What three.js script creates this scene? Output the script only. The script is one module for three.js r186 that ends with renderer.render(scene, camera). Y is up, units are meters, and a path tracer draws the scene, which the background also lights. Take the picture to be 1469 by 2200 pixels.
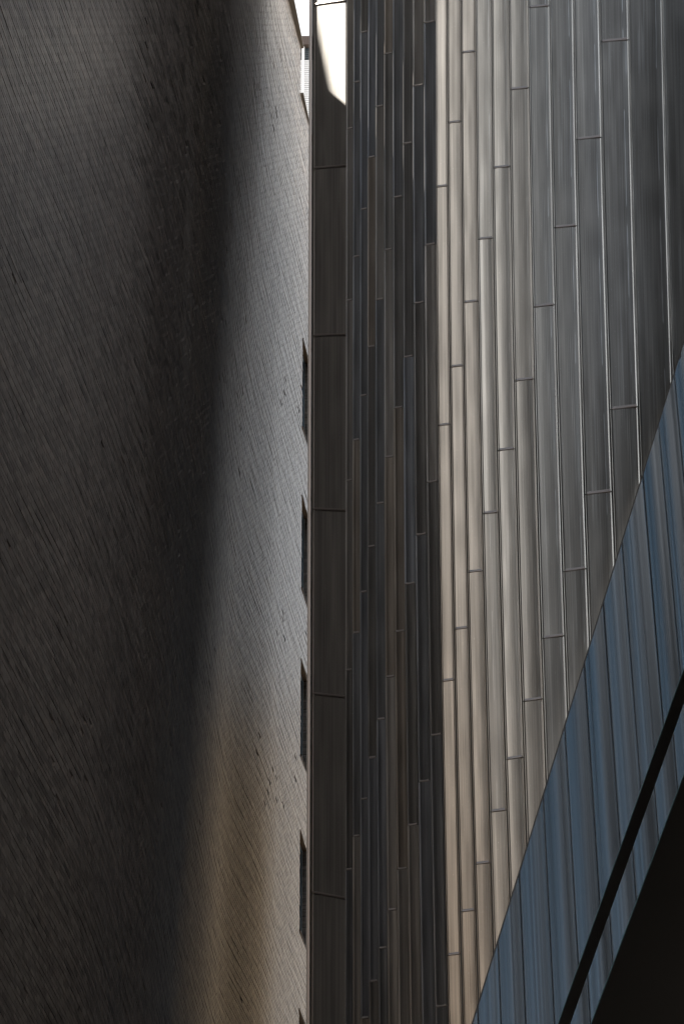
import * as THREE from 'three';
import { mergeGeometries } from 'three/addons/utils/BufferGeometryUtils.js';

// ------------------------------------------------------------------ camera, sky, sun, exposure
const scene = new THREE.Scene();
const camera = new THREE.PerspectiveCamera(14.17, 683 / 1024, 0.5, 4000);
camera.position.set(0, 1.6, 0);
camera.rotation.set(THREE.MathUtils.degToRad(29), 0, 0);

// small numeric helpers
let seed = 7;
const rnd = () => { seed = (seed * 1664525 + 1013904223) >>> 0; return seed / 4294967296; };
const hash = (i, j, s = 0) => { let h = (i * 374761393 + j * 668265263 + s * 2246822519) | 0; h = Math.imul(h ^ (h >>> 13), 1274126177); return ((h ^ (h >>> 16)) >>> 0) / 4294967296; };
const sm = (t) => t * t * (3 - 2 * t);
function vnoise(x, y, px, py, s) { // tiling value noise
  const xi = Math.floor(x), yi = Math.floor(y), fx = sm(x - xi), fy = sm(y - yi), m = (a, b) => ((a % b) + b) % b;
  const g = (a, b) => hash(m(a, px), m(b, py), s);
  return (g(xi, yi) * (1 - fx) + g(xi + 1, yi) * fx) * (1 - fy) + (g(xi, yi + 1) * (1 - fx) + g(xi + 1, yi + 1) * fx) * fy;
}
const sstep = (a, b, x) => { const t = Math.min(1, Math.max(0, (x - a) / (b - a))); return sm(t); };
const mix = (a, b, t) => a + (b - a) * t;
const SUN_EL = THREE.MathUtils.degToRad(57), SUN_AZ = THREE.MathUtils.degToRad(112); // azimuth from +z towards -x
const sunDir = new THREE.Vector3(-Math.sin(SUN_AZ) * Math.cos(SUN_EL), Math.sin(SUN_EL), Math.cos(SUN_AZ) * Math.cos(SUN_EL));
function skyTexture() {
  const W = 512, H = 256, data = new Float32Array(W * H * 4);
  for (let j = 0; j < H; j++) for (let i = 0; i < W; i++) {
    const lat = ((j + 0.5) / H - 0.5) * Math.PI, lon = ((i + 0.5) / W - 0.5) * 2 * Math.PI;
    const d = new THREE.Vector3(Math.cos(lat) * Math.cos(lon), Math.sin(lat), Math.cos(lat) * Math.sin(lon));
    const up = Math.max(d.y, 0), el = Math.asin(up), a = Math.acos(Math.min(1, Math.max(-1, d.dot(sunDir))));
    const glow = Math.exp(-a * a / (2 * 0.20 * 0.20)), hz = Math.exp(-up * 6);
    // a bank of bright cloud stands all round the horizon, blue above it
    let n = 0, amp = 0.5, f = 3; const px = lon / Math.PI, py = el / Math.PI * 2;
    for (let k = 0; k < 5; k++) { n += amp * vnoise((px + 1) * f, py * f * 2.2 + 40, 2 * f, 4096, 60 + k); amp *= 0.5; f *= 2; }
    const c = sstep(0.95, 0.77, el + (n - 0.5) * 0.2), b = 0.85 + 0.35 * n;
    const o = (j * W + i) * 4;
    data[o] = mix(0.013 + 0.02 * hz, 0.322 * b, c) + 0.9 * glow;
    data[o + 1] = mix(0.033 + 0.02 * hz, 0.330 * b, c) + 0.85 * glow;
    data[o + 2] = mix(0.056 + 0.02 * hz, 0.342 * b, c) + 0.75 * glow;
    data[o + 3] = 1;
  }
  const t = new THREE.DataTexture(data, W, H, THREE.RGBAFormat, THREE.FloatType);
  t.mapping = THREE.EquirectangularReflectionMapping; t.magFilter = THREE.LinearFilter; t.needsUpdate = true;
  return t;
}
scene.background = skyTexture();
scene.environment = scene.background;

const sun = new THREE.DirectionalLight(new THREE.Color(1, 0.93, 0.82), 5);
sun.position.copy(sunDir).multiplyScalar(200).add(new THREE.Vector3(0, 40, -60));
sun.target.position.set(0, 40, -60);
sun.castShadow = true; sun.shadow.mapSize.set(4096, 4096); sun.shadow.radius = 1;
Object.assign(sun.shadow.camera, { left: -80, right: 80, top: 80, bottom: -80, near: 1, far: 500 });
scene.add(sun, sun.target);

const renderer = new THREE.WebGLRenderer({ antialias: true });
renderer.toneMapping = THREE.LinearToneMapping;
renderer.toneMappingExposure = 4.7;
renderer.shadowMap.enabled = true;

function add(parent, name, geometry, material) {
  const m = new THREE.Mesh(geometry, material); m.name = name; m.castShadow = m.receiveShadow = true; parent.add(m); return m;
}
function thing(name, label, category, group) {
  const g = new THREE.Group(); g.name = name; g.userData = { label, category }; if (group) g.userData.group = group; scene.add(g); return g;
}
function box(x0, x1, y0, y1, z0, z1) { const g = new THREE.BoxGeometry(x1 - x0, y1 - y0, z1 - z0); g.translate((x0 + x1) / 2, (y0 + y1) / 2, (z0 + z1) / 2); return g; }
function quads(pts, nu, nv, uvs, flip) { // grid (nu x nv points) as a smooth sheet
  const g = new THREE.BufferGeometry(), idx = [];
  g.setAttribute('position', new THREE.Float32BufferAttribute(pts, 3));
  if (uvs) g.setAttribute('uv', new THREE.Float32BufferAttribute(uvs, 2));
  for (let j = 0; j < nv - 1; j++) for (let i = 0; i < nu - 1; i++) {
    const a = j * nu + i, b = a + 1, c = a + nu, d = c + 1;
    flip ? idx.push(a, c, b, b, c, d) : idx.push(a, b, c, b, d, c);
  }
  g.setIndex(idx); g.computeVertexNormals(); return g;
}

// ------------------------------------------------------------------ materials
function texture(W, H, fn, srgb = true) {
  const data = new Uint8Array(W * H * 4);
  for (let j = 0; j < H; j++) for (let i = 0; i < W; i++) {
    const c = fn(i / W, j / H), o = (j * W + i) * 4;
    for (let k = 0; k < 3; k++) data[o + k] = Math.max(0, Math.min(255, c[k] * 255));
    data[o + 3] = 255;
  }
  const t = new THREE.DataTexture(data, W, H); t.magFilter = THREE.LinearFilter; t.minFilter = THREE.LinearMipmapLinearFilter; t.generateMipmaps = true;
  t.wrapS = t.wrapT = THREE.RepeatWrapping; if (srgb) t.colorSpace = THREE.SRGBColorSpace; t.needsUpdate = true; return t;
}
// patinated zinc: fine vertical rain streaks, cloudy patina, now and then a pale speck; white oxide runs where stained
function zinc(s, stain, base, tint) {
  const map = texture(256, 1024, (u, v) => {
    const fine = vnoise(u * 96, v * 10, 96, 10, s), mid = vnoise(u * 26, v * 4, 26, 4, s + 1), cloud = vnoise(u * 5, v * 14, 5, 14, s + 2), grain = hash((u * 256) | 0, (v * 1024) | 0, s + 3);
    let t = base + 0.10 * (mid - 0.5) + 0.07 * (fine - 0.5) + 0.09 * (cloud - 0.5) + 0.05 * (grain - 0.5);
    let w = 0;
    if (stain) {
      const cx = 0.77 + 0.012 * vnoise(0.5, v * 22, 1, 22, s + 5);
      const on = sstep(0.40, 0.60, vnoise(0.5, v * 17, 1, 17, s + 6)), wd = 0.008 + 0.018 * vnoise(0.5, v * 34, 1, 34, s + 7);
      w = on * Math.max(0, 1 - Math.abs(u - cx) / wd) * 0.9 * stain;
      w += 0.16 * stain * sstep(0.70, 0.84, u) * (0.5 + mid);
      w += 0.25 * stain * sstep(0.62, 0.8, vnoise(u * 40, v * 6, 40, 6, s + 8)) * sstep(0.5, 0.75, vnoise(u * 6, v * 5, 6, 5, s + 9));
    }
    if (hash((u * 128) | 0, (v * 512) | 0, s + 11) > 0.9993) w = 0.6;
    t += w * 0.32;
    return [t * tint[0] + w * 0.02, t * tint[1] + w * 0.05, t * tint[2] + w * 0.08];
  });
  return map;
}
const zincMats = [], stainMats = [];
for (let i = 0; i < 4; i++) zincMats.push(new THREE.MeshStandardMaterial({ map: zinc(10 + 20 * i, 0, 0.66 + 0.035 * (i % 3), [1.025, 0.977, 0.912]), metalness: 0.95, roughness: 0.30 + 0.03 * (i % 2) }));
for (let i = 0; i < 3; i++) stainMats.push(new THREE.MeshStandardMaterial({ map: zinc(110 + 20 * i, 1, 0.64 + 0.03 * i, [1.0, 0.985, 0.95]), metalness: 0.95, roughness: 0.29 }));
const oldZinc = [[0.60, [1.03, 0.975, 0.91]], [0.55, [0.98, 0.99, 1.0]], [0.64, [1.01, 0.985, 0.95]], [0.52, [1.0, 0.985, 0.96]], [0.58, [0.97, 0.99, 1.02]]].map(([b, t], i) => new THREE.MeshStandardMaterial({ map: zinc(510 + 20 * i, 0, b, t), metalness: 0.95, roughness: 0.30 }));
const midMats = [0, 1].map((i) => new THREE.MeshStandardMaterial({ map: zinc(410 + 20 * i, 0.5, 0.66 + 0.03 * i, [1.015, 0.98, 0.925]), metalness: 0.95, roughness: 0.295 }));
const fasciaMat = [0, 1, 2].map((i) => { // long painted streaks standing in for varied reflections, duller and shinier
  const sd = 210 + 20 * i, reflStreak = (u, v) => 0.55 * vnoise(u * 14, v * 5, 14, 5, sd) + 0.3 * vnoise(u * 40, v * 6, 40, 6, sd + 1) + 0.15 * vnoise(u * 110, v * 20, 110, 20, sd + 2);
  return new THREE.MeshStandardMaterial({ map: texture(256, 512, (u, v) => { const t = 0.50 + 0.30 * (reflStreak(u, v) - 0.3); return [t * 0.98, t * 1.0, t * 1.01]; }), roughnessMap: texture(256, 512, (u, v) => { const t = 0.33 + 0.08 * (1 - reflStreak(u, v)); return [t, t, t]; }, false), metalness: 0.92, roughness: 0.7 });
});
const trimMat = new THREE.MeshStandardMaterial({ color: new THREE.Color(0.42, 0.38, 0.35), metalness: 0.5, roughness: 0.45 });
const paleTrim = new THREE.MeshStandardMaterial({ color: new THREE.Color(0.62, 0.56, 0.52), metalness: 0.6, roughness: 0.4 });
const gapShadeMat = new THREE.MeshStandardMaterial({ color: new THREE.Color(0.12, 0.12, 0.12), roughness: 0.8 });  // dark tone for the shadow gap along the raked edge
const membraneMat = new THREE.MeshStandardMaterial({ color: new THREE.Color(0.35, 0.35, 0.35), roughness: 0.95 });
const concreteMat = new THREE.MeshStandardMaterial({ color: new THREE.Color(0.30, 0.29, 0.28), roughness: 0.95 });
const jointMat = new THREE.MeshStandardMaterial({ color: new THREE.Color(0.46, 0.42, 0.41), metalness: 0.6, roughness: 0.4 });
const mortarMat = new THREE.MeshStandardMaterial({ color: new THREE.Color(0.05, 0.047, 0.045), roughness: 1 });
const brickMat = new THREE.MeshPhysicalMaterial({ color: 0xffffff, roughness: 0.41, ior: 1.9 });
const brickMats = [[0.20, 0.18, 0.165], [0.15, 0.136, 0.126], [0.25, 0.226, 0.208], [0.12, 0.108, 0.10]].map((c) => new THREE.MeshPhysicalMaterial({ color: new THREE.Color(...c), roughness: 0.41, ior: 1.9 }));

// ------------------------------------------------------------------ ground
const ground = add(scene, 'ground', new THREE.PlaneGeometry(3000, 3000).rotateX(-Math.PI / 2), new THREE.MeshStandardMaterial({ color: new THREE.Color(0.16, 0.155, 0.15), roughness: 0.95 }));
ground.userData = { kind: 'structure', label: 'grey paved ground between the buildings', category: 'ground' };

// ------------------------------------------------------------------ brick building (own axes: x along the wall, away from the street; z out of the wall)
const brick = thing('brick_building', 'dark rippling brick building with deep small windows beside the metal building', 'building');
brick.position.set(-4.953, 0, -45); brick.rotation.y = THREE.MathUtils.degToRad(83.7);
const U0 = -14, U1 = 46, LOW = 48.3, TALL = 59.4, LATE = 58.05, UT = 19.15, UE = 36.4, BASE = 18;
const UN = 11.5; // a notch in the parapet between UN and UT lets the sun in
const HIGH = 76; // unseen block nearest the street, raised to shade the wing and zinc
const topAt = (u) => (u < UN ? HIGH : u < UT ? LOW : u < UE ? TALL : LATE);
const COURSE = 0.086, LEN = 0.24;
function ripple(u, h) { // how far the wall bulges
  const fade = 1 - sstep(27, 33, u), v = Math.min(u, 38.4) - 37.4;
  const a = 0.25 * Math.sin(0.224 * (u - 7 - 0.5 * (h - 33))) + 0.018 * Math.sin(u * 0.8 + 0.13 * (h - 33) + 1.0);
  const turn = 0.03 * (v > -3.4 ? v : -3.4 + 0.25 * Math.tanh((v + 3.4) * 4)); // beyond a soft fold the wall turns towards the street
  return a * fade + turn;
}
const wins = [51.5, 47.33, 43.16, 38.99, 34.82, 30.65].map((t) => ({ u0: 36.95, u1: 38.05, h0: t - 2.35, h1: t }));
const inWin = (u, h, m = 0) => wins.some((w) => u > w.u0 - m && u < w.u1 + m && h > w.h0 - m && h < w.h1 + m);
{ // mortar bed behind the bricks, left open at the windows
  const us = [], hs = [];
  for (let u = U0; u <= U1 + 1e-6; u += 0.5) us.push(u);
  us.push(36.95 + 1e-4, 38.05, UN - 1e-4, UN, UT - 1e-4, UT, UE - 1e-4, UE); us.sort((a, b) => a - b);
  for (let h = 0; h <= HIGH; h += 0.7) hs.push(h);
  hs.push(LOW, LATE, TALL, HIGH); for (const w of wins) hs.push(w.h0, w.h1); hs.sort((a, b) => a - b);
  const pos = [], idx = []; const nu = us.length;
  for (const h of hs) for (const u of us) pos.push(u, h, ripple(u, h) - 0.112);
  for (let j = 0; j < hs.length - 1; j++) for (let i = 0; i < nu - 1; i++) {
    const u = (us[i] + us[i + 1]) / 2, h = (hs[j] + hs[j + 1]) / 2;
    if (h > topAt(u) || inWin(u, h)) continue;
    const a = j * nu + i; idx.push(a, a + 1, a + nu, a + 1, a + nu + 1, a + nu);
  }
  const g = new THREE.BufferGeometry(); g.setAttribute('position', new THREE.Float32BufferAttribute(pos, 3)); g.setIndex(idx); g.computeVertexNormals();
  add(brick, 'mortar_bed', g, mortarMat);
}
{ // body behind the wall skin
  add(brick, 'roof_block', box(U0, UN, 0, HIGH - 0.02, -24, -1.2), mortarMat);
  add(brick, 'added_sun_screen', box(UN + 0.01, UT - 0.01, 52, TALL, -0.6, -0.1), mortarMat);  // unseen floating screen, added to cap the sunlit band on the pier
  add(brick, 'roof_block', box(UN + 0.01, UT - 0.01, 0, LOW - 0.02, -24, -1.2), mortarMat);
  add(brick, 'roof_block', box(UT, UE, 0, TALL - 0.02, -24, -1.2), mortarMat);
  add(brick, 'roof_block', box(UE + 0.01, U1, 0, LATE - 0.02, -24, -1.2), mortarMat);
  const cop = new THREE.MeshStandardMaterial({ color: new THREE.Color(0.10, 0.085, 0.07), metalness: 0.3, roughness: 0.6 });
  add(brick, 'coping', box(U0, UN, HIGH - 0.04, HIGH + 0.02, -1.6, 0.30), cop);
  add(brick, 'coping', box(UN + 0.005, UT - 0.03, LOW - 0.04, LOW + 0.02, -1.6, 0.30), cop);
  add(brick, 'coping', box(UT, 31, TALL - 0.04, TALL + 0.02, -1.6, 0.30), cop);
  add(brick, 'coping', box(31.003, UE + 0.03, TALL - 0.04, TALL + 0.02, -1.6, 0.04), cop);
  add(brick, 'coping', box(UE + 0.035, U1, LATE - 0.04, LATE + 0.02, -1.6, 0.04), cop);
  add(brick, 'end_wall', box(UE - 0.25, UE - 0.005, LATE + 0.03, TALL - 0.05, -1.3, -0.12), mortarMat);
}
{ // bricks: the largest in view are parts of their own, the rest one mass
  const M = new THREE.Matrix4(), list = [], bgeo = new THREE.BoxGeometry(LEN - 0.010, COURSE - 0.015, 0.11);
  const nC = Math.floor((TALL - BASE) / COURSE);
  for (let j = 0; j < nC; j++) {
    const h = BASE + (j + 0.5) * COURSE;
    for (let i = 0; i < (U1 + 3) / LEN; i++) {
      const u = -3 + (i + (j % 2) * 0.5 + 0.5) * LEN + (hash(i, j, 3) - 0.5) * 0.004;
      let a = u - LEN / 2, b = u + LEN / 2;
      if (h + 0.04 > topAt(u) || u > U1) continue;
      for (const w of wins) if (h > w.h0 - 0.035 && h < w.h1 + 0.035) { if (a < w.u0 && b > w.u0) b = w.u0; else if (a < w.u1 && b > w.u1) a = w.u1 + 0.05; else if (a >= w.u0 && b <= w.u1) b = a; }
      if (b > UE && a < UE && h > LATE - 0.04) b = UE;
      if (b - a < 0.04) continue;
      list.push([(a + b) / 2, h, i, j, (b - a) / LEN]);
    }
  }
  const near = list.map((b, n) => [b[0] < 8 && b[0] > 4.9 && b[1] > 22 && b[1] < 27 ? 0 : 1, b[0] * 1 + (b[1] - 22) * 0.6, n]).filter((e) => e[0] === 0).sort((a, b) => a[1] - b[1]).slice(0, 300);
  const chosen = new Set(near.map((e) => e[2]));
  const place = ([u, h, i, j, sx]) => {
    const e = 0.05, sl = (ripple(u + e, h) - ripple(u - e, h)) / (2 * e), an = Math.atan(sl) + (hash(i, j, 5) - 0.5) * 0.012;
    const r = hash(i, j, 7), patch = vnoise(u * 0.5 + 100, h * 0.5, 4096, 4096, 3);
    let out = (hash(i, j, 8) - 0.5) * 0.003 + (vnoise(u * 0.9 + 100, j * 1.73, 4096, 4096, 13) - 0.5) * 0.012;
    if (r < 0.05 * (patch - 0.6)) out -= 0.02;
    const c = Math.cos(an), s = Math.sin(an);
    return M.set(c * sx, 0, -s, u, 0, 1, 0, h, s * sx, 0, c, ripple(u, h) - 0.055 + out, 0, 0, 0, 1);
  };
  const rest = list.filter((b, n) => !chosen.has(n));
  const inst = new THREE.InstancedMesh(bgeo, brickMat, rest.length); inst.name = 'brick_field'; inst.userData.kind = 'stuff';
  inst.castShadow = inst.receiveShadow = true;
  const col = new THREE.Color();
  rest.forEach((b, n) => {
    inst.setMatrixAt(n, place(b));
    const v = 0.48 + 0.60 * hash(b[2], b[3], 9) + 0.62 * (vnoise(b[0] * 1.3 + 100, b[3] * 1.61, 4096, 4096, 8) - 0.5) + 0.35 * (vnoise(b[0] * 0.2 + 50, b[1] * 0.25, 4096, 4096, 18) - 0.5), w = hash(b[2], b[3], 10);
    inst.setColorAt(n, col.setRGB(0.246 * v * (1 + 0.08 * w), 0.227 * v, 0.214 * v * (1 - 0.04 * w)));
  });
  brick.add(inst);
  list.forEach((b, n) => { if (!chosen.has(n)) return; const m = add(brick, 'brick', bgeo, brickMats[(hash(b[2], b[3], 9) * 4) | 0]); m.applyMatrix4(place(b)); });
}
{ // windows
  const frameM = new THREE.MeshStandardMaterial({ color: new THREE.Color(0.22, 0.30, 0.38), metalness: 0.6, roughness: 0.35 });
  const glassM = new THREE.MeshPhysicalMaterial({ color: new THREE.Color(0.02, 0.025, 0.03), metalness: 0, roughness: 0.05 });
  const soffM = new THREE.MeshStandardMaterial({ color: new THREE.Color(0.10, 0.058, 0.028), roughness: 0.7 });
  const jb = new THREE.BoxGeometry(0.05, COURSE - 0.009, 0.098);
  for (const w of wins) {
    const { u0, u1, h0, h1 } = w, f = 0.05, zf = -0.10, zb = -0.16;
    const fr = add(brick, 'window', mergeGeometries([box(u0, u1, h1 - f, h1 - 0.012, zb, zf), box(u0, u1, h0 + 0.01, h0 + f, zb, zf), box(u0, u0 + f, h0 + f, h1 - f, zb, zf), box(u1 - f, u1, h0 + f, h1 - f, zb, zf)]), frameM);
    add(fr, 'pane', box(u0 + f, u1 - f, h0 + f, h1 - f, zb + 0.01, zb + 0.03), glassM);
    add(fr, 'soffit', box(u0, u1, h1 - 0.011, h1 + 0.02, zf + 0.002, 0.004), soffM);
    add(fr, 'sill', box(u0, u1, h0 - 0.03, h0 + 0.009, zf + 0.002, 0.012), soffM);
    for (let h = h0 + 0.055; h < h1 - 0.05; h += COURSE) { const b = add(fr, 'brick', jb, brickMats[(hash(h * 100 | 0, 3) * 4) | 0]); b.position.set(u1 + 0.025, h, -0.048); }
  }
}

// ------------------------------------------------------------------ metal building
const metal = thing('metal_building', 'grey zinc building with narrow staggered vertical panels and a raked bottom edge', 'building');
// seams: plan depth and sideways course a + b(h-35) + c(h-35)^2
const SZ = [-60.722, -60.662, -60.607, -60.543, -60.479, -60.413, -60.345, -60.262, -60.183, -60.092, -60.000, -59.992, -59.988, -59.992, -60.003, -60.024, -60.056, -60.101, -60.164, -60.244, -60.349, -60.490, -60.674, -60.904, -61.152];
const SX = [[0.0637, 0.00155, 0.00002], [0.1797, 0.00166, 0.00013], [0.3032, 0.00179, 0.00008], [0.4249, 0.00176, 0.00027], [0.5628, 0.00140, 0.00032], [0.7138, 0.00139, 0.00029], [0.8700, 0.00089, 0.00027], [1.0358, 0.00092, 0.00044], [1.2162, 0.00052, 0.00039], [1.4103, -0.00003, 0.00048], [1.6126, 0.00027, 0.00049], [1.8295, -0.00047, 0.00051], [2.0667, -0.00045, 0.00064], [2.3329, 0.00022, 0.00056], [2.6056, 0.00003, 0.00073], [2.9129, 0.00192, 0.00066], [3.2629, 0.00304, 0.00060], [3.6482, 0.00326, 0.00066], [4.0572, 0.00660, 0.00066], [4.5311, 0.00680, 0.00066], [5.0224, 0.01221, 0.00066], [5.6201, 0.01617, 0.00066], [6.3106, 0.02098, 0.00066], [6.98, 0.0135, 0.00071], [7.75, 0.0165, 0.00071]];
const LEAN = (k) => Math.tan(THREE.MathUtils.degToRad(Math.max(0, k - 10) * 0.58)); // the facade leans back more and more towards its right end
const seamZ = (k, h) => SZ[k] - (h - 35) * LEAN(k);
const seamX = (k, h) => SX[k][0] + SX[k][1] * (h - 35) + SX[k][2] * (h - 35) ** 2;
// panel joints: heights of one joint and the panel length, strip by strip
const JOINT = [[35.84, 3.589], [36.60, 3.689], [37.44, 3.794], [34.47, 3.907], [35.26, 4.033], [36.12, 4.149], [37.04, 4.27], [38.00, 4.384], [39.03, 4.532], [40.16, 4.706], [41.35, 4.825], [42.75, 5.055], [44.34, 5.32], [40.37, 5.545], [41.95, 5.87], [43.76, 6.245], [45.74, 6.64], [40.87, 7.1], [42.94, 7.6], [45.35, 8.2], [48.6, 30], [48.6, 30], [49, 30], [47, 30]];
const HTOP = 56, HBOT = 22;
const rake = (x) => 25.0 + (x - 2.034) * 3.22 + (x - 2.034) ** 2 * 0.05;   // height of the raked bottom edge
const frameAt = (k, h) => { const xl = seamX(k, h), zl = SZ[k] - (h - 35) * LEAN(k + 0.5), ex = seamX(k + 1, h) - xl, ez = SZ[k + 1] - SZ[k], L = Math.hypot(ex, ez); return { xl, zl, ex, ez, nx: -ez / L, nz: ex / L }; };
function stripPanel(k, h0, h1, opt) { // one metal pan: a rolled bead down each side, a gently bowed face between
  const { cut, turn, bow, gap, lip, rise, v0, us, u0, beadL, beadR } = opt;
  const rows = Math.max(2, Math.ceil((h1 - h0) / 0.8) + 1);
  const prof = [[0, -0.03], [0, 0.2 * beadL], [0.2 * lip, 0.8 * beadL], [0.5 * lip, beadL], [0.8 * lip, 0.7 * beadL], [lip, 0], [1.2 * lip, 0], [0.3, 0.8 * bow], [0.5, bow], [0.7, 0.8 * bow], [1 - 1.2 * lip, 0], [1 - lip, 0], [1 - 0.8 * lip, 0.7 * beadR], [1 - 0.5 * lip, beadR], [1 - 0.2 * lip, 0.8 * beadR], [1, 0.2 * beadR], [1, -0.03]];
  const pos = [], uv = [], nu = prof.length;
  for (let r = 0; r < rows; r++) for (const [q, dz] of prof) {
    const qq = gap + q * (1 - 2 * gap); let hb = h0;
    if (cut) { let x = mix(seamX(k, h0), seamX(k + 1, h0), qq); for (let n = 0; n < 6; n++) { hb = Math.max(h0, rake(x)); x = mix(seamX(k, hb), seamX(k + 1, hb), qq); } }
    const h = mix(hb, h1, r / (rows - 1)) + (hb > h0 && r === 0 ? 0 : rise * (qq - 0.5)), f = frameAt(k, h), d = dz + turn * (0.5 - qq) * f.ex;
    pos.push(f.xl + f.ex * qq + f.nx * d, h, f.zl + f.ez * qq + f.nz * d); uv.push(u0 + qq * us, (h + v0) / 9);
  }
  return quads(pos, nu, rows, uv);
}
function jointStrip(k, h, opt) { // folded lap at the foot of a panel
  const { turn, gap, lip, rise } = opt, f = frameAt(k, h), hh = 0.030 + 0.06 * f.ex, pr = k < 10 ? 0.5 : 1;
  const prof = [[hh + 0.006, -0.002], [hh, 0.005], [0.016, 0.016], [0.006, 0.015], [0, 0.008], [0, -0.03]], pos = [], uv = [];
  for (const [y, d0] of prof) for (const q of [gap + lip, 0.5, 1 - gap - lip]) { const d = (d0 > 0 ? d0 * pr : d0) + turn * (0.5 - q) * f.ex; pos.push(f.xl + f.ex * q + f.nx * d, h + y + rise * (q - 0.5), f.zl + f.ez * q + f.nz * d); uv.push(q, y); }
  return quads(pos, 3, prof.length, uv, true);
}
for (let k = 0; k < 24; k++) {
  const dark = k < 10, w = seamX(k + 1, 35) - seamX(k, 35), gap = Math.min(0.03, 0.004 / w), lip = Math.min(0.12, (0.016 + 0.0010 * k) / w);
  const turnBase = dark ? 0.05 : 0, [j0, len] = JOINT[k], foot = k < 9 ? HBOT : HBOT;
  const hs = []; for (let n = -6; n <= 6; n++) { const h = j0 + n * len; if (h > HBOT - len && h < HTOP) hs.push(h); }
  for (let n = 0; n < hs.length; n++) {
    const a = Math.max(hs[n], HBOT), b = Math.min(n + 1 < hs.length ? hs[n + 1] : HTOP, HTOP); if (b - a < 0.3) continue;
    if (k > 10 && b < rake(seamX(k, b)) + 0.05) continue;
    const turn = turnBase + (hash(k, n, 31) - 0.5) * (dark ? 0.035 : 0.035) + (hash(k, 0, 33) - 0.5) * (dark ? 0.035 : 0.03);
    const opt = { cut: k >= 10, turn, rise: dark ? -0.06 * w : w * (0.10 + 0.018 * (k - 10)), beadL: dark ? 0.012 : k < 13 ? 0.009 : 0.0065, beadR: dark ? 0.001 : k < 13 ? 0.007 : 0.0065, bow: (dark ? 0.004 : 0.003) * (0.4 + hash(k, n, 35)) * (w / 0.2), gap, lip, v0: 9 * hash(k, n, 37), us: k > 13 ? 1 : w / 0.4, u0: k > 13 ? 0 : hash(k, n, 39) };
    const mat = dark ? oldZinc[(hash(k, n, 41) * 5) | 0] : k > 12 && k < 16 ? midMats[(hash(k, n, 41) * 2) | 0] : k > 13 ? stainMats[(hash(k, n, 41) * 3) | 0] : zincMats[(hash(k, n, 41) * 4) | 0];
    const p = add(metal, 'panel', stripPanel(k, a + 0.020, b - 0.002, opt), mat);
    if (hs[n] > HBOT && (k < 11 || hs[n] > rake(seamX(k + 1, hs[n])) + 0.1)) add(p, 'joint_lap', jointStrip(k, hs[n], opt), jointMat);
  }
}
{ // dark backing in the grooves between the pans, cut along the raked edge
  const pos = [], nu = 25, rows = 40;
  for (let r = 0; r < rows; r++) for (let k = 0; k < 25; k++) {
    let hb = HBOT; for (let n = 0; n < 6; n++) hb = k > 9 ? Math.max(HBOT, rake(seamX(k, hb)) + 0.02) : HBOT;
    const h = mix(hb, HTOP, r / (rows - 1)); pos.push(seamX(k, h), h, seamZ(k, h) - 0.06);
  }
  add(metal, 'backing', quads(pos, nu, rows), membraneMat);
}
const pierMats = [0, 1].map((i) => new THREE.MeshStandardMaterial({ map: zinc(310 + 20 * i, 0, 0.62 + 0.03 * i, [1.0, 0.985, 0.965]), metalness: 0.55, roughness: 0.42 }));
{ // corner pier of large plates, turned towards the brick wall
  const NA = THREE.MathUtils.degToRad(52), zr = SZ[0] - 0.006, drop = 0.42;
  const xAt = (q, h) => mix(-0.474 - 0.0013 * (h - 26), 0.058 + 0.0013 * (h - 33), q), zAt = (q) => zr - (1 - q) * 0.55 * Math.tan(NA);
  const nx = -Math.sin(NA), nz = Math.cos(NA);
  const heights = [HBOT, 24.72, 28.37, 31.97, 35.48, 38.95, 42.45, 46.03, 49.6, 53.1, HTOP];
  for (let n = 0; n < heights.length - 1; n++) {
    const pos = [], uv = [], rows = 5, prof = [[0, -0.02], [0.015, 0], [0.25, 0.003], [0.5, 0.004], [0.75, 0.003], [0.985, 0], [1, -0.02]];
    for (let r = 0; r < rows; r++) for (const [q, d] of prof) {
      const h = mix(heights[n] + 0.012, heights[n + 1] - 0.012, r / (rows - 1)) + drop * (0.5 - q);
      pos.push(xAt(q, h) + nx * d, h, zAt(q) + nz * d); uv.push(q * 1.4 + 0.3 * n, h / 9);
    }
    const p = add(metal, 'pier_plate', quads(pos, prof.length, rows, uv), pierMats[n % 2]);
    const jp = []; for (const [y, d] of [[0.05, 0.001], [0.047, 0.012], [0.01, 0.014], [0, -0.02]]) for (const q of [0, 1]) jp.push(xAt(q, heights[n]) + nx * d, heights[n] + y + drop * (0.5 - q), zAt(q) + nz * d);
    add(p, 'joint_lap', quads(jp, 2, 4, null, true), jointMat);
  }
  const bp = []; for (let r = 0; r < 8; r++) for (const q of [-0.02, 1.0]) { const h = mix(HBOT, HTOP, r / 7); bp.push(xAt(q, h) - nx * 0.04, h, zAt(q) - nz * 0.04); }
  add(metal, 'backing', quads(bp, 2, 8), membraneMat);
  // groove and corner trims at the pier's free edge
  const zl = zAt(0);
  const bar = (x0, x1, z0, z1, m, name) => { const g = box(x0, x1, HBOT, HTOP, z0, z1), p = g.attributes.position; for (let i = 0; i < p.count; i++) p.setX(i, p.getX(i) - 0.0013 * (p.getY(i) - 35)); g.computeVertexNormals(); add(metal, name, g, m); };
  bar(-0.535, -0.486, zl - 1.56, zl - 1.52, trimMat, 'groove_back');
  bar(-0.487, -0.479, zl - 1.5, zl - 0.015, trimMat, 'pier_return');
  bar(-0.556, -0.536, zl - 1.5, zl + 0.01, paleTrim, 'corner_trim');
  bar(-0.585, -0.557, zl - 1.5, zl - 0.03, trimMat, 'corner_trim');
}
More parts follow.
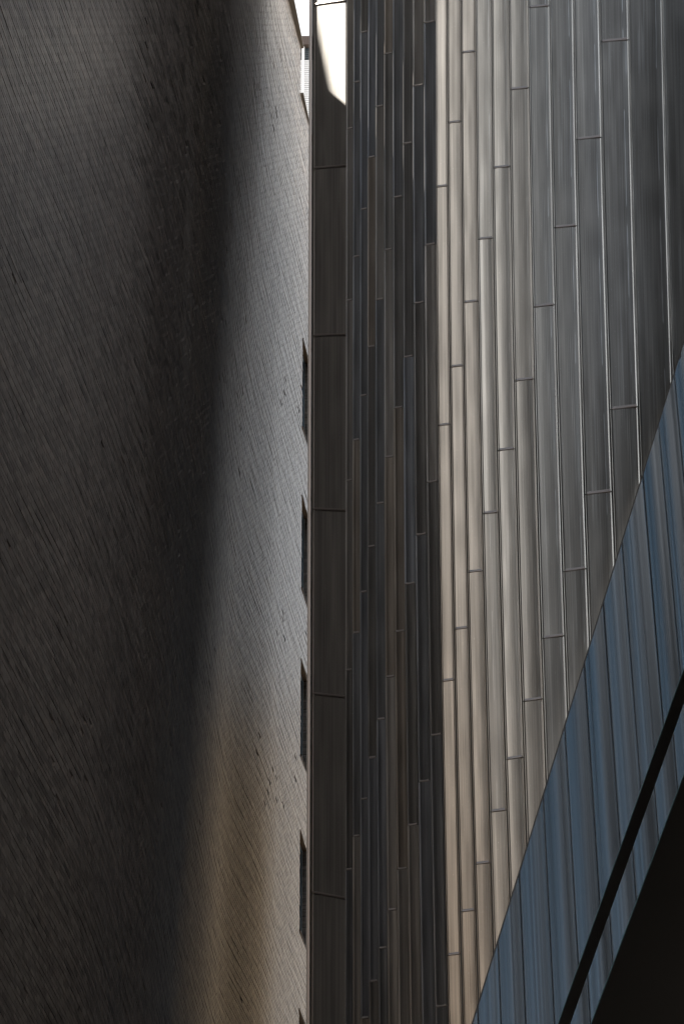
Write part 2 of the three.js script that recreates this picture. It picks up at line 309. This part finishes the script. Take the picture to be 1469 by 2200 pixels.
{ // building mass behind the cladding
  const plan = (pts, y0, y1) => { const sh = new THREE.Shape(pts.map(([x, z]) => new THREE.Vector2(x, -z))); return new THREE.ExtrudeGeometry(sh, { depth: y1 - y0, bevelEnabled: false }).rotateX(-Math.PI / 2).translate(0, y0, 0); };
  add(metal, 'core', plan([[-0.45, -63.8], [0.19, -63.8], [0.19, -76.2], [9, -76.2], [9, -86], [4, -86], [1.5, -82.6], [0.3, -79.6], [-0.45, -76.2]], 0, 39.95), concreteMat);
  add(metal, 'core', plan([[-0.45, -63.8], [9, -63.8], [9, -86], [4, -86], [1.5, -82.6], [0.3, -79.6], [-0.45, -76.2]], 40.45, 66), concreteMat);
  const wing = add(metal, 'added_side_wing', box(7.2, 24, 0, 80, -60.2, -22), new THREE.MeshStandardMaterial({ color: new THREE.Color(0.05, 0.062, 0.088), metalness: 0.5, roughness: 0.5 }));  // unseen wing, added to shade the bricks and darken zinc reflections
}
{ // raked wedge below the facade, leaning back: two bands of pans, a black recess between them and under them
  const TL = Math.tan(THREE.MathUtils.degToRad(19));
  const zP = (h) => -60.6 + (37.9 - h) * TL;
  const e1 = (h) => 1.893 + (h - 24.062) * 0.2746, e2 = (h) => 3.145 + (h - 24.138) * 0.3261, e3 = (h) => 3.303 + (h - 24.062) * 0.3286, e4 = (h) => 3.594 + (h - 24.062) * 0.3469;
  const inv = (e, x) => { let a = 0, b = 60; for (let n = 0; n < 40; n++) { const m = (a + b) / 2; e(m) < x ? a = m : b = m; } return a; };
  const band = (el, er, H0, H1, dz, sd) => {
    let x = 0.2, n = 0;
    while (x < 8) {
      const w = 0.33 + 0.10 * hash(n, sd, 51), pos = [], uv = [], bw = 0.006 + 0.010 * hash(n, sd, 59), prof = [[0.005, -0.03], [0.005, 0.001], [0.02, 0.004], [0.035, 0.0035], [0.05, 0], [0.2, bw * 0.5], [0.35, bw * 0.86], [0.5, bw], [0.65, bw * 0.86], [0.8, bw * 0.5], [0.95, 0], [0.965, 0.0035], [0.98, 0.004], [0.995, 0.001], [0.995, -0.03]], rows = 12; let live = 0;
      const cols = prof.map(([q, d]) => { const xx = x + q * w, top = Math.min(H1, inv(el, xx)), bot = Math.max(H0, inv(er, xx)); live = Math.max(live, top - bot); return [xx, d, Math.min(bot, top), top, q]; });
      if (live > 0.02) {
        const tw = (hash(n, sd, 55) - 0.5) * 0.03;
        for (let r = 0; r < rows; r++) for (const [xx, d, bot, top, q] of cols) { const h = mix(bot, top, r / (rows - 1)); pos.push(xx, h, zP(h) + d + dz + tw * (q - 0.5) * w); uv.push(q * w / 0.4 + hash(n, sd, 54), h / 60 + hash(n, sd, 53)); }
        add(metal, 'fascia_panel', quads(pos, prof.length, rows, uv), fasciaMat[(hash(n, sd, 57) * 3) | 0]);
      }
      x += w; n++;
    }
  };
  band(e1, e2, HBOT - 2, 46, 0, 1); band(e3, e4, HBOT - 2, 46, -0.02, 2);
  const edge = (e, x0, x1, d0, d1, h0, h1, name, m) => { const pos = []; for (const [dx, d] of [[x0, d0], [x0, d1], [x1, d1], [x1, d0]]) for (const h of [h0, h1]) pos.push(e(h) + dx, h, zP(h) + d); const g = new THREE.BufferGeometry(); g.setAttribute('position', new THREE.Float32BufferAttribute(pos, 3)); g.setIndex([0, 1, 2, 1, 3, 2, 2, 3, 4, 3, 5, 4, 4, 5, 6, 5, 7, 6, 6, 7, 0, 7, 1, 0]); const f = g.toNonIndexed(); f.computeVertexNormals(); add(metal, name, f, m); };
  const lipM = new THREE.MeshStandardMaterial({ color: new THREE.Color(0.14, 0.22, 0.22), metalness: 0.8, roughness: 0.35 });
  edge(e1, -0.022, 0.0, -0.05, 0.006, HBOT - 2, 46, 'shadow_gap_bar', gapShadeMat);  // dark bar standing in for the shadow gap at the raked edge
  edge(e2, 0.001, 0.010, -0.05, 0.004, HBOT - 2, 46, 'edge_lip', lipM); edge(e4, 0.001, 0.012, -0.07, -0.016, HBOT - 2, 46, 'edge_lip', lipM);
  // the wedge's flank back to the facade, and the deep undercroft behind and below it
  { const pos = []; for (const h of [HBOT - 2, 38.4]) for (const z of [zP(h) - 0.01, -60.7]) pos.push(e1(h) + 0.003, h, z); add(metal, 'flank', quads(pos, 2, 2), trimMat); }
  add(metal, 'undercroft_back', box(0.5, 16, 15, 40, -76, -75.6), concreteMat);
  add(metal, 'undercroft_floor', box(0.5, 16, 15, 15.4, -75.6, -52), concreteMat);
  add(metal, 'undercroft_side', box(0.21, 0.5, 15, 40, -75.6, -61), concreteMat);
  add(metal, 'undercroft_side', box(16, 16.3, 15, 40, -75.6, -52), concreteMat);
  add(metal, 'undercroft_ceiling', box(0.5, 16, 40.01, 40.4, -75.6, -61.9), concreteMat);
}

// ------------------------------------------------------------------ buildings added outside the view to shade or light it
{
  const st = thing('added_stone_block', 'added sandstone block outside the view, sunlit to warm the bricks', 'building');
  st.position.set(15, 0, -120); st.rotation.y = THREE.MathUtils.degToRad(-52);
  add(st, 'wall', box(-7, -1, 0, 63, -12, 0), new THREE.MeshStandardMaterial({ color: new THREE.Color(0.58, 0.43, 0.27), roughness: 0.9 }));  // placed so the lower bricks mirror its warm sunlit face
  add(st, 'coping', box(-7.2, -0.8, 63.005, 63.6, -12.2, 0.2), new THREE.MeshStandardMaterial({ color: new THREE.Color(0.5, 0.4, 0.3), roughness: 0.9 }));
  const tw = thing('added_tower', 'added grey tower outside the view that dims the sky mirrored in the bricks', 'building');
  add(tw, 'wall', box(1, 16, 0, 175, -172, -150), new THREE.MeshStandardMaterial({ color: new THREE.Color(0.10, 0.125, 0.165), roughness: 0.5 }));  // added to darken the reflection in the brick valley
  add(tw, 'coping', box(0.8, 16.2, 175.005, 176, -172.2, -149.8), new THREE.MeshStandardMaterial({ color: new THREE.Color(0.2, 0.2, 0.2), roughness: 0.8 }));
  const bk = thing('added_street_block', 'added long brown block behind the camera that cuts low sky from the zinc', 'building');
  add(bk, 'wall', box(-60, 40, 0, 79, 26, 46), new THREE.MeshStandardMaterial({ color: new THREE.Color(0.22, 0.18, 0.15), roughness: 0.9 }));  // added so the foot of the zinc mirrors less sky
  add(bk, 'coping', box(-60.2, 40.2, 79.005, 79.6, 25.8, 46.2), new THREE.MeshStandardMaterial({ color: new THREE.Color(0.3, 0.27, 0.24), roughness: 0.9 }));
}

// ------------------------------------------------------------------ distant building seen through the gap
{
  const b = thing('distant_building', 'distant pale building with brown parapet and white louvres seen in the gap', 'building');
  const Z = -150, white = new THREE.MeshStandardMaterial({ color: new THREE.Color(0.85, 0.85, 0.85), roughness: 0.6 }), brown = new THREE.MeshStandardMaterial({ color: new THREE.Color(0.10, 0.075, 0.065), roughness: 0.8 });
  const teal = new THREE.MeshStandardMaterial({ color: new THREE.Color(0.05, 0.065, 0.075), roughness: 0.5 });
  add(b, 'wall', box(-14, 0.5, 0, 107.4, Z - 20, Z - 0.3), teal);
  add(b, 'parapet', box(-14, 0.5, 108.3, 108.75, Z - 1, Z + 0.3), brown);
  const fine = (y0, y1, m, name) => { const gs = []; for (let y = y0; y < y1; y += 0.115) gs.push(box(-4, 0.3, y, y + 0.088, Z - 0.15, Z + 0.03)); const o = add(b, name, mergeGeometries(gs), m); o.userData.kind = 'stuff'; };
  fine(98, 107.6, white, 'white_louvre'); fine(107.72, 108.28, teal, 'dark_louvre');
  add(b, 'mullion', box(-1.78, -1.66, 96, 108.2, Z + 0.04, Z + 0.25), white);
}

renderer.render(scene, camera);
